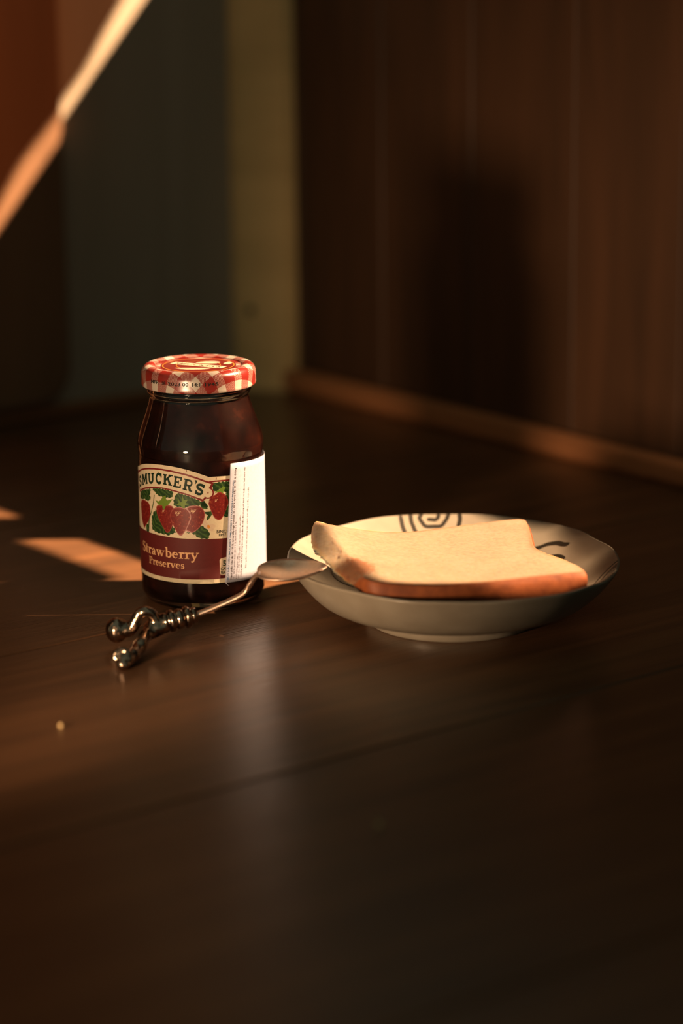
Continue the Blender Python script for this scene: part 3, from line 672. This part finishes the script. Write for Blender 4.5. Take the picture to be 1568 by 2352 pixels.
# wavy rim measured around the plate: (degrees, outer radius mm, lift mm)
RIM = ((0, 92.5, 0), (12, 92.6, 0), (18, 91.4, 0), (25, 91.0, .1), (33, 94.2, .5), (61, 93.5, 1.5), (75, 94.5, 2.5), (90, 94, 2.0), (102, 94.5, 2.6), (110, 95, 2.9), (117, 95, 2.9), (130, 94, 1.4), (145, 94.3, 1.0), (154, 95.3, .5), (164, 93.8, 0), (177, 92, 0), (190, 91.3, 0), (203, 91.5, 0), (218, 91, .4), (232, 90.5, .7), (243, 92, 0), (252, 93.5, -.6), (265, 92.8, 0), (282, 94, -.5), (294, 94.5, -.6), (307, 95.5, -1.2), (317, 95, -1.0), (325, 96.5, -1.2), (335, 95.3, -.5), (345, 93.8, 0), (360, 92.5, 0))
def rim_at(th):
    out = [0.0, 0.0]
    for o_ in (-3, -1.5, 0, 1.5, 3):
        d = (math.degrees(th) + o_) % 360
        for a, c in zip(RIM[:-1], RIM[1:]):
            if a[0] <= d <= c[0]:
                f = (d - a[0]) / (c[0] - a[0]); out[0] += (a[1] + (c[1] - a[1]) * f) / 5; out[1] += 0.5 * (a[2] + (c[2] - a[2]) * f) / 5
                break
    return out
def lobe(th): return rim_at(th)[0] / 92.4
def lift_rim(th, r): return rim_at(th)[1] / 1000 * max(0.0, min(1.0, (r - .05) / .042)) ** 2
def lobef(th, r):
    k = max(0.0, min(1.0, (r - .055) / .036)); k = k * k
    return 1 + (lobe(th) - 1) * k
def pin_z(r):
    for a, c in zip(PIN[:-1], PIN[1:]):
        if a[0] <= r <= c[0] + 1e-9:
            return a[1] + (c[1] - a[1]) * (r - a[0]) / max(1e-9, c[0] - a[0])
    return PIN[-1][1]
def plate_z(x, y):
    r = math.hypot(x, y); th = math.atan2(y, x)
    return pin_z(min(r / lobef(th, r), .0912)) + lift_rim(th, r)
n = 180; prof = PIN + POUT[1:]
V, F = lathe(prof, n, 0, 0)
V2 = []
for (x, y, z) in V:
    r = math.hypot(x, y); th = math.atan2(y, x); k = lobef(th, r) if r > 1e-7 else 1
    wob = lift_rim(th, r)
    V2.append((PX + x * k, PY + y * k, z + wob))
m, nt, b = new_mat('cream_glaze')
tc = N(nt, 'ShaderNodeTexCoord'); nz = N(nt, 'ShaderNodeTexNoise'); nz.inputs['Scale'].default_value = 60; nz.inputs['Detail'].default_value = 5
nt.links.new(tc.outputs['Object'], nz.inputs['Vector'])
r = ramp(nt, [(0.3, (0.175, 0.146, 0.112)), (0.65, (0.205, 0.176, 0.138))], nz.outputs['Fac'])
nt.links.new(r.outputs[0], b.inputs['Base Color']); b.inputs['Roughness'].default_value = 0.32
bp = N(nt, 'ShaderNodeBump'); bp.inputs['Strength'].default_value = 0.06; bp.inputs['Distance'].default_value = 0.002
nt.links.new(nz.outputs['Fac'], bp.inputs['Height']); nt.links.new(bp.outputs[0], b.inputs['Normal'])
M_glaze = m
body = mobj('plate_body', V2, F, M_glaze, plate); recalc(body)
M_brush = plain('dark_brown_brushwork', (0.012, 0.009, 0.006), 0.4)
def brush(name, pts, w):
    P = smooth_prof([tuple(p) for p in pts], 5) if len(pts) > 2 else pts
    VV, FF = [], []
    n_ = len(P); ww = [w * (0.55 + 0.45 * min(1, min(i, n_ - 1 - i) / 2.0)) for i in range(n_)]
    for q in stroke(P, ww):
        sub = []
        for k in range(5):
            f_ = k / 4
            sub.append(((q[0][0] * (1 - f_) + q[1][0] * f_, q[0][1] * (1 - f_) + q[1][1] * f_), (q[3][0] * (1 - f_) + q[2][0] * f_, q[3][1] * (1 - f_) + q[2][1] * f_)))
        for (a, c), (d, e) in zip(sub[:-1], sub[1:]):
            o = len(VV)
            for (x, y) in (a, d, e, c):
                x, y = x / 1000, y / 1000; th = math.atan2(y, x); rr = math.hypot(x, y)
                mx = .0911 * lobef(th, .0912)
                if rr > mx: x, y = x * mx / rr, y * mx / rr
                VV.append((PX + x, PY + y, plate_z(x, y) + .00025))
            FF.append((o, o + 1, o + 2, o + 3))
    o = mobj(name, VV, FF, M_brush, plate); recalc(o); 
    return o
brush('painted_spiral', [(-13.6, 93.5), (-14.3, 91.7), (-15.2, 89.5), (-13.8, 87.1), (-11.7, 84.8), (-6.8, 85.0), (-2.8, 85.4), (-0.4, 88.0), (1.3, 90.7), (2.3, 93.5)], 2.2)
brush('painted_spiral', [(-10.8, 89.3), (-7.9, 89.3), (-6.0, 89.2), (-4.3, 90.7), (-3.8, 92.9)], 2.1)
brush('painted_spiral', [(-26.5, 89.5), (-25.7, 84.0), (-24.5, 79.8), (-21.5, 74), (-14, 69), (-4, 69), (3, 75), (6.2, 81), (7.6, 85), (8.7, 89.2), (8.5, 93.0)], 2.4)
brush('painted_spiral', [(-20.6, 93.0), (-20.2, 87.1), (-19.0, 83.6), (-17.8, 80.6), (-14, 77), (-6, 76)], 2.3)
brush('painted_stroke', [(50.0, 56.5), (53.4, 55.6), (58.3, 55.2), (63.4, 52.7), (66.3, 49.3), (69.6, 46.5)], 2.5)
brush('painted_stroke', [(55, 45), (60.9, 42.4), (63.8, 39.3), (65.8, 34.5)], 2.4)
brush('painted_stroke', [(-66.8, 28), (-66.4, 22), (-65.6, 17.6), (-63.6, 15.0), (-59.9, 14.8), (-54.5, 16.8)], 2.3)
for pts, w in (([(74.5, -42), (76.6, -36.0), (81.3, -23.5), (86.7, -15.6), (91.5, -13.5)], .9), ([(77, -43), (79.5, -37.5), (84.2, -26.2), (90.5, -19.0)], .75), ([(79.3, -39.5), (82, -33.5), (86.0, -27), (90.5, -22.5)], .65), ([(81.5, -38.5), (84.3, -34.0), (87.5, -30)], .9)):
    brush('painted_line', pts, w)

# ------------------------------------------------------------------ bread slice (relative to the plate centre, mm)
bread = thing(empty('bread_slice', (PX, PY, 0.011)), 'slice of white sandwich bread with brown crust and one torn edge on the plate', 'bread')
TOPO = [(-76.6, 21.0, 51.5), (-71.0, 22.2, 51.0), (-57.4, 25.0, 47.8), (-40.2, 25.6, 45.0), (-22.8, 28.6, 43.2), (-2.6, 37.0, 43.0), (15.1, 42.5, 43.8), (34.1, 47.4, 45.6), (43.2, 47.8, 46.0), (45.6, 38.6, 45.5), (46.0, 14.5, 44.5), (46.2, -9.6, 43.5), (52.4, -24.0, 43.2), (60.4, -35.0, 42.6), (67.6, -47.0, 42.0), (69.6, -53.5, 41.8), (68.0, -57.5, 41.8), (58.0, -61.9, 41.8), (34.2, -69.7, 41.8), (10.8, -75.5, 41.8), (-12.2, -78.6, 41.9), (-35.2, -78.6, 42.2), (-46.5, -76.0, 42.6), (-50.5, -69.0, 43.2), (-51.0, -60.2, 44.2), (-54.6, -53.0, 45.4), (-58.9, -34.7, 47.3), (-64.8, -15.7, 48.8), (-70.9, 2.9, 50.3)]
BOTO = {0: (-78.6, 17.0, 45.5), 28: (-77.7, -15.0, 45), 27: (-73.5, -28.0, 44), 26: (-68.2, -41.5, 42), 25: (-62.8, -53.0, 39.5), 24: (-58.2, -58.0, 37.5), 23: (-53.5, -61.5, 35), }
NB = len(TOPO)
TEAR = {23: .45, 24: 1, 25: 1, 26: 1, 27: 1, 28: 1, 0: .5}
th_ = 14.0
P3 = []; B3 = []; TR = []
for i, p in enumerate(TOPO):
    bp_ = BOTO.get(i, (p[0] * 0.985, p[1] * 0.985, p[2] - th_))
    P3.append(p); B3.append(bp_); TR.append(TEAR.get(i, 0.0))
def csm(P, k):
    n = len(P); out = []
    for i in range(n):
        for s in range(k):
            t = s / k; p0, p1, p2, p3 = P[i - 1], P[i], P[(i + 1) % n], P[(i + 2) % n]
            out.append(tuple(0.5 * (2 * p1[c] + (p2[c] - p0[c]) * t + (2 * p0[c] - 5 * p1[c] + 4 * p2[c] - p3[c]) * t * t + (3 * p1[c] - p0[c] - 3 * p2[c] + p3[c]) * t ** 3) for c in range(len(p1))))
    return out
K = 8
TP, BP, TRs = csm(P3, K), csm(B3, K), [t_[0] for t_ in csm([(t_,) for t_ in TR], K)]
NN = len(TP)
# quadratic fit of the top height
import numpy as np
A_ = np.array([[1, p[0], p[1], p[0] ** 2, p[0] * p[1], p[1] ** 2, p[0] ** 3] for p in P3]); z_ = np.array([p[2] for p in P3])
cf = np.linalg.lstsq(A_, z_, rcond=None)[0]
def ztop(x, y): return float(cf @ np.array([1, x, y, x * x, x * y, y * y, x ** 3]))
def zclamp(x, y, z): return max(z, plate_z(x / 1000, y / 1000) * 1000 + 1.3)
cx_, cy_ = -2.0, -18.0
rings = []; crustw = []
# bottom rings (from centre to edge), side, top rings
NR = 26
def nrm(i):
    a, c = Vector(TP[i - 2][:2]), Vector(TP[(i + 2) % NN][:2]); d = (c - a).normalized(); return Vector((-d.y, d.x)) * -1
sgn = 1.0
c0 = Vector((cx_, cy_))
if (Vector(TP[NN // 2][:2]) - c0).dot(nrm(NN // 2)) < 0: sgn = -1.0
def lerp(a, c, t): return tuple(a[k] * (1 - t) + c[k] * t for k in range(3))
ringsV = []
for f_ in (0.15, 0.5, 0.8, 0.95):
    ring = []
    for i in range(NN):
        x = cx_ + (BP[i][0] - cx_) * f_; y = cy_ + (BP[i][1] - cy_) * f_
        zb = ztop(x, y) - th_ if f_ < 0.9 else BP[i][2] + 0.2
        ring.append((x, y, zclamp(x, y, zb), TRs[i], 0.0))
    ringsV.append(ring)
for k in range(9):          # side
    s = k / 8
    ring = []
    for i in range(NN):
        zt = TP[i][2] * TRs[i] + ztop(TP[i][0], TP[i][1]) * (1 - TRs[i])
        top = (TP[i][0], TP[i][1], zt - 0.4)
        q = lerp(BP[i], top, s)
        bulge = (0.9 * math.sin(math.pi * s) - 0.9 * (1 - s) ** 3 - 0.75 * s ** 5) * (1 - TRs[i])
        nn = nrm(i) * sgn
        rag = TRs[i] * 1.1 * noise.noise(Vector((q[0] * .35, q[1] * .35, q[2] * .5))) + TRs[i] * .5 * noise.noise(Vector((q[0] * 1.1, q[1] * 1.1, q[2])))
        x, y = q[0] + nn.x * (bulge + rag), q[1] + nn.y * (bulge + rag)
        ring.append((x, y, zclamp(x, y, q[2] + TRs[i] * .6 * noise.noise(Vector((q[0] * .6, q[1] * .6, 3.0))) * (1 if s < .95 else .4)), TRs[i], 1.0))
    ringsV.append(ring)
for k in range(1, NR + 1):
    f_ = 1 - ((k + 0.55) / (NR + 0.55)) ** 1.25
    dist = 1 - f_
    ring = []
    for i in range(NN):
        x = cx_ + (TP[i][0] - cx_) * f_; y = cy_ + (TP[i][1] - cy_) * f_
        zt0 = TP[i][2] * TRs[i] + ztop(TP[i][0], TP[i][1]) * (1 - TRs[i])
        bl2 = max(0, 1 - dist / 0.25)
        z = ztop(x, y) * (1 - bl2) + (ztop(x, y) + (zt0 - ztop(TP[i][0], TP[i][1])) * bl2) * bl2
        L = math.hypot(TP[i][0] - cx_, TP[i][1] - cy_) * dist
        z += 0.14 * noise.noise(Vector((x * .25, y * .25, 0))) + 0.08 * noise.noise(Vector((x * .9, y * .9, 5)))
        ring.append((x, y, zclamp(x, y, z), TRs[i], max(0.0, 1 - L / 6.5)))
    ringsV.append(ring)
V, F, brown = [], [], []
for ring in ringsV:
    for q in ring:
        V.append((PX + q[0] / 1000, PY + q[1] / 1000, q[2] / 1000)); brown.append((q[3], q[4]))
for a in range(len(ringsV) - 1):
    for i in range(NN):
        j = (i + 1) % NN
        F.append((a * NN + i, a * NN + j, (a + 1) * NN + j, (a + 1) * NN + i))
F.append(tuple(range(NN - 1, -1, -1)))
m_ = (len(ringsV) - 1) * NN; F.append(tuple(range(m_, m_ + NN)))
m, nt, b = new_mat('bread_crumb')
tc = N(nt, 'ShaderNodeTexCoord'); nz = N(nt, 'ShaderNodeTexNoise'); nz.inputs['Scale'].default_value = 420; nz.inputs['Detail'].default_value = 5
nt.links.new(tc.outputs['Object'], nz.inputs['Vector'])
nz2 = N(nt, 'ShaderNodeTexNoise'); nz2.inputs['Scale'].default_value = 55; nz2.inputs['Detail'].default_value = 3; nt.links.new(tc.outputs['Object'], nz2.inputs['Vector'])
mixf = mathn(nt, 'ADD', mathn(nt, 'MULTIPLY', nz.outputs['Fac'], 0.6), mathn(nt, 'MULTIPLY', nz2.outputs['Fac'], 0.4))
r = ramp(nt, [(0.30, (0.135, 0.094, 0.062)), (0.52, (0.165, 0.120, 0.081)), (0.75, (0.18, 0.138, 0.099))], mixf)
at = N(nt, 'ShaderNodeAttribute', attribute_name='bake')
r2_ = ramp(nt, [(0.0, (0, 0, 0)), (0.45, (0.15, 0.15, 0.15)), (0.8, (0.75, 0.75, 0.75))], at.outputs['Fac'])
mx = N(nt, 'ShaderNodeMix'); mx.data_type = 'RGBA'
nt.links.new(r2_.outputs[0], mx.inputs['Factor']); nt.links.new(r.outputs[0], mx.inputs[6]); mx.inputs[7].default_value = (0.105, 0.030, 0.0065, 1)
nt.links.new(mx.outputs[2], b.inputs['Base Color']); b.inputs['Roughness'].default_value = 0.85; b.inputs['Specular IOR Level'].default_value = 0.2
b.inputs['Subsurface Weight'].default_value = 0.8; b.inputs['Subsurface Radius'].default_value = (1.0, 0.5, 0.2); b.inputs['Subsurface Scale'].default_value = 0.010
bp = N(nt, 'ShaderNodeBump'); bp.inputs['Strength'].default_value = 0.25; bp.inputs['Distance'].default_value = 0.0008
nt.links.new(nz.outputs['Fac'], bp.inputs['Height']); nt.links.new(bp.outputs[0], b.inputs['Normal'])
M_crumb = m
crumb = mobj('crumb', V, F, M_crumb, bread)
at_ = crumb.data.attributes.new('bake', 'FLOAT', 'POINT')
for i, (tr_, ed) in enumerate(brown):
    p = V[i]; rel = ((p[0] - PX) * 1000, (p[1] - PY) * 1000)
    val = ed * (1 - tr_)
    # browned crust bit left at the front end of the torn side
    d = math.hypot(rel[0] + 54, (rel[1] + 52) * .8)
    val = max(val, min(1.0, 1.45 - d / 12.0 + 0.5 * noise.noise(Vector((rel[0] * .5, rel[1] * .5, 1.0)))) * (0.35 + 0.65 * min(1, tr_ * 1.5)) if tr_ > .2 else 0)
    at_.data[i].value = max(0.0, min(1.0, val))
recalc(crumb)
# crust skin over the baked sides
m, nt, b = new_mat('bread_crust')
tc = N(nt, 'ShaderNodeTexCoord'); nz = N(nt, 'ShaderNodeTexNoise'); nz.inputs['Scale'].default_value = 160; nz.inputs['Detail'].default_value = 6
nt.links.new(tc.outputs['Object'], nz.inputs['Vector'])
r = ramp(nt, [(0.3, (0.115, 0.026, 0.006)), (0.7, (0.19, 0.048, 0.011))], nz.outputs['Fac'])
nt.links.new(r.outputs[0], b.inputs['Base Color']); b.inputs['Roughness'].default_value = 0.6; b.inputs['Specular IOR Level'].default_value = 0.3
bp = N(nt, 'ShaderNodeBump'); bp.inputs['Strength'].default_value = 0.2; bp.inputs['Distance'].default_value = 0.001
nt.links.new(nz.outputs['Fac'], bp.inputs['Height']); nt.links.new(bp.outputs[0], b.inputs['Normal']); M_crust = m
V, F = [], []
cols = [i for i in range(NN)]
start = K * 1
run = [i % NN for i in range(K * 1, K * 23 + 3)]
rows = list(range(3, 13)) 
for i in run:
    nn = nrm(i) * sgn
    for a in rows:
        q = ringsV[a][i]; e = .35 if a < 12 else .05
        V.append((PX + (q[0] + nn.x * e) / 1000, PY + (q[1] + nn.y * e) / 1000, q[2] / 1000 + (0.0 if a < 12 else 0.0001)))
R_ = len(rows)
for i in range(len(run) - 1):
    for a in range(R_ - 1): F.append((i * R_ + a, (i + 1) * R_ + a, (i + 1) * R_ + a + 1, i * R_ + a + 1))
crust = mobj('crust', V, F, M_crust, bread)

# ------------------------------------------------------------------ spoon
spoon = thing(empty('spoon', (-0.09, 1.33, 0)), 'tarnished silver spoon with a sculpted handle end, bowl resting on the plate rim', 'spoon')
m, nt, b = new_mat('tarnished_silver')
tc = N(nt, 'ShaderNodeTexCoord'); nz = N(nt, 'ShaderNodeTexNoise'); nz.inputs['Scale'].default_value = 140; nz.inputs['Detail'].default_value = 5
nt.links.new(tc.outputs['Object'], nz.inputs['Vector'])
r = ramp(nt, [(0.35, (0.50, 0.34, 0.25)), (0.65, (0.85, 0.64, 0.52))], nz.outputs['Fac'])
nt.links.new(r.outputs[0], b.inputs['Base Color']); b.inputs['Metallic'].default_value = 1.0
rr_ = ramp(nt, [(0.3, (0.52, 0.52, 0.52)), (0.7, (0.36, 0.36, 0.36))], nz.outputs['Fac']); nt.links.new(rr_.outputs[0], b.inputs['Roughness'])
M_silver = m
m, nt, b = new_mat('dark_cast_silver')
tc = N(nt, 'ShaderNodeTexCoord'); nz = N(nt, 'ShaderNodeTexNoise'); nz.inputs['Scale'].default_value = 260; nz.inputs['Detail'].default_value = 3
nt.links.new(tc.outputs['Object'], nz.inputs['Vector'])
r = ramp(nt, [(0.35, (0.16, 0.11, 0.08)), (0.65, (0.50, 0.36, 0.27))], nz.outputs['Fac'])
nt.links.new(r.outputs[0], b.inputs['Base Color']); b.inputs['Metallic'].default_value = 1.0; b.inputs['Roughness'].default_value = 0.17
bp = N(nt, 'ShaderNodeBump'); bp.inputs['Strength'].default_value = 0.35; bp.inputs['Distance'].default_value = 0.0012
nt.links.new(nz.outputs['Fac'], bp.inputs['Height']); nt.links.new(bp.outputs[0], b.inputs['Normal'])
M_cast = m
# bowl: from junction to tip along +X, rolled a little towards the camera
J0, J1 = Vector((-0.0462, 1.334, 0.0399)), Vector((-0.0082, 1.334, 0.0424))
roll = math.radians(9)
ax = (J1 - J0).normalized(); side = Vector((0, math.cos(roll), math.sin(roll))); upv = ax.cross(side); L_ = (J1 - J0).length
if upv.z < 0: upv = -upv
def halfw(s): return 0.0142 * (max(0.0, math.sin(math.pi * min(1, s ** 0.78))) ** 0.62) * (1 - 0.10 * s) + (0.0022 * (1 - s) ** 6)
V, F = [], []
ns, nc = 36, 20
for layer in (0, 1):
    for i in range(ns + 1):
        s = 0.5 - 0.5 * math.cos(math.pi * i / ns)
        hw = halfw(s); dp = 0.0050 * math.sin(math.pi * min(1, max(0, s))) ** 0.7
        for k in range(nc + 1):
            c = -1 + 2 * k / nc
            p = J0 + ax * (L_ * s) + side * (hw * c) - upv * (dp * (1 - c * c)) - upv * (0.0009 * layer)
            V.append(p)
o2 = (ns + 1) * (nc + 1)
for i in range(ns):
    for k in range(nc):
        a = i * (nc + 1) + k
        F.append((a, a + 1, a + nc + 2, a + nc + 1)); F.append((o2 + a, o2 + a + nc + 1, o2 + a + nc + 2, o2 + a + 1))
for i in range(ns):
    for k in (0, nc):
        a = i * (nc + 1) + k; F.append((a, a + nc + 1, o2 + a + nc + 1, o2 + a))
bowl = mobj('bowl', V, F, M_silver, spoon)
bm = bmesh.new(); bm.from_mesh(bowl.data); bmesh.ops.remove_doubles(bm, verts=bm.verts, dist=1e-5); bmesh.ops.recalc_face_normals(bm, faces=bm.faces); bm.to_mesh(bowl.data); bm.free()
hp = smooth_prof([(-.0440, 1.334, .0385), (-.0452, 1.334, .0383), (-.0466, 1.3342, .0372), (-.0492, 1.335, .0333), (-.0519, 1.3365, .0287), (-.0565, 1.336, .0250), (-.0679, 1.3352, .0200), (-.0780, 1.334, .0163), (-.0850, 1.333, .0149)], 5)
hr = []
for i in range(len(hp)):
    s = i / (len(hp) - 1); w = 0.0062 * (1 - s / .35) + .0024 if s < .35 else .0024
    hr.append((w, 0.0014 if s > .2 else 0.0011))
V, F = tube(hp, hr, 14); mobj('handle', V, F, M_silver, spoon)
# ridged collar
d_ = (Vector((-.0808, 1.334, .0155)) - Vector((-.0985, 1.328, .0130))).normalized()
c0_ = Vector((-.0808, 1.334, .0152))
for k, (dist, rad, ln) in enumerate(((.0005, .0046, .0034), (.0042, .0062, .0036), (.0085, .0056, .0052), (.0132, .0063, .0038), (.0168, .0054, .0030))):
    c = c0_ - d_ * dist
    V, F = tube([c + d_ * ln / 2, c + d_ * ln / 3, c, c - d_ * ln / 3, c - d_ * ln / 2], [rad * .72, rad * .97, rad, rad * .97, rad * .72], 20); mobj('collar_ring', V, F, M_cast, spoon)
V, F = tube([c0_ + d_ * .001, c0_ - d_ * .02], [.0044, .0050], 14); mobj('collar_core', V, F, M_cast, spoon)
# sculpted finial: a curling S with a ball end, and a lower branch with a curled head
sp = smooth_prof([(-.0965, 1.3275, .0130), (-.0995, 1.327, .0125), (-.1015, 1.3265, .0150), (-.1033, 1.326, .0185), (-.1065, 1.325, .0203), (-.1098, 1.325, .0190), (-.1120, 1.325, .0148), (-.1145, 1.325, .0108), (-.1172, 1.325, .0098), (-.1195, 1.326, .0112), (-.1215, 1.3265, .0118)], 4)
sr_ = [.0042 - .0012 * math.sin(math.pi * min(1, i / (len(sp) - 1) * 1.3)) for i in range(len(sp))]
parts = [tube(sp, sr_, 12)]
parts.append(ball((-.1225, 1.3265, .0095), .0068, sc=(.95, 1, 1.05)))
parts.append(ball((-.1015, 1.3270, .0105), .0058, sc=(1.2, 1, .85)))
parts.append(ball((-.0970, 1.3280, .0118), .0050))
lb = smooth_prof([(-.1020, 1.326, .0095), (-.1065, 1.321, .0078), (-.1088, 1.310, .0058), (-.1113, 1.299, .0044), (-.1132, 1.292, .0043)], 4)
parts.append(tube(lb, [.0046, .0044, .0042, .0040, .0038, .0036, .0036, .0037, .0040, .0042, .0040, .0037, .0036, .0036, .0037, .0039, .0040][:len(lb)], 12))
parts.append(ball((-.1078, 1.3065, .0078), .0034))
parts.append(ball((-.1108, 1.2925, .0058), .0036))
parts.append(ball((-.1150, 1.2880, .0048), .0046, sc=(1.2, 1, .95)))
cu_ = [(-.1165 + .0040 * math.cos(a), 1.2870 + .0010 * math.sin(a), .0066 + .0034 * math.sin(a)) for a in [math.radians(q) for q in range(-60, 240, 25)]]
parts.append(tube(cu_, .0017, 8))
parts.append(ball((-.1158, 1.2840, .0030), .0030, sc=(1.3, 1, 1)))
V, F = merge(*parts)
fin = mobj('handle_figure', V, F, M_cast, spoon)
rm = fin.modifiers.new('fuse', 'REMESH'); rm.mode = 'VOXEL'; rm.voxel_size = 0.0006; rm.use_smooth_shade = True
sm = fin.modifiers.new('soften', 'SMOOTH'); sm.factor = 0.5; sm.iterations = 5

# ------------------------------------------------------------------ crumbs on the floor
M_cr = plain('dry_crumb', (0.55, 0.38, 0.18), 0.8)
def floor_crumb(x, y, r, label_):
    V, F = ball((x, y, r * .8), r, 10, 7)
    V = [v + Vector((1, 1, .8)) * (r * .25 * noise.noise(v * 900)) for v in V]
    e = mobj('bread_crumb', V, F, M_cr)
    thing(e, label_, 'crumb', 'crumbs on the floor')
floor_crumb(-0.1390, 1.1905, 0.0013, 'tiny pale crumb on the dark floor in front of the spoon handle')
floor_crumb(0.0150, 1.0510, 0.0015, 'tiny brown crumb on the dark floor well in front of the plate')
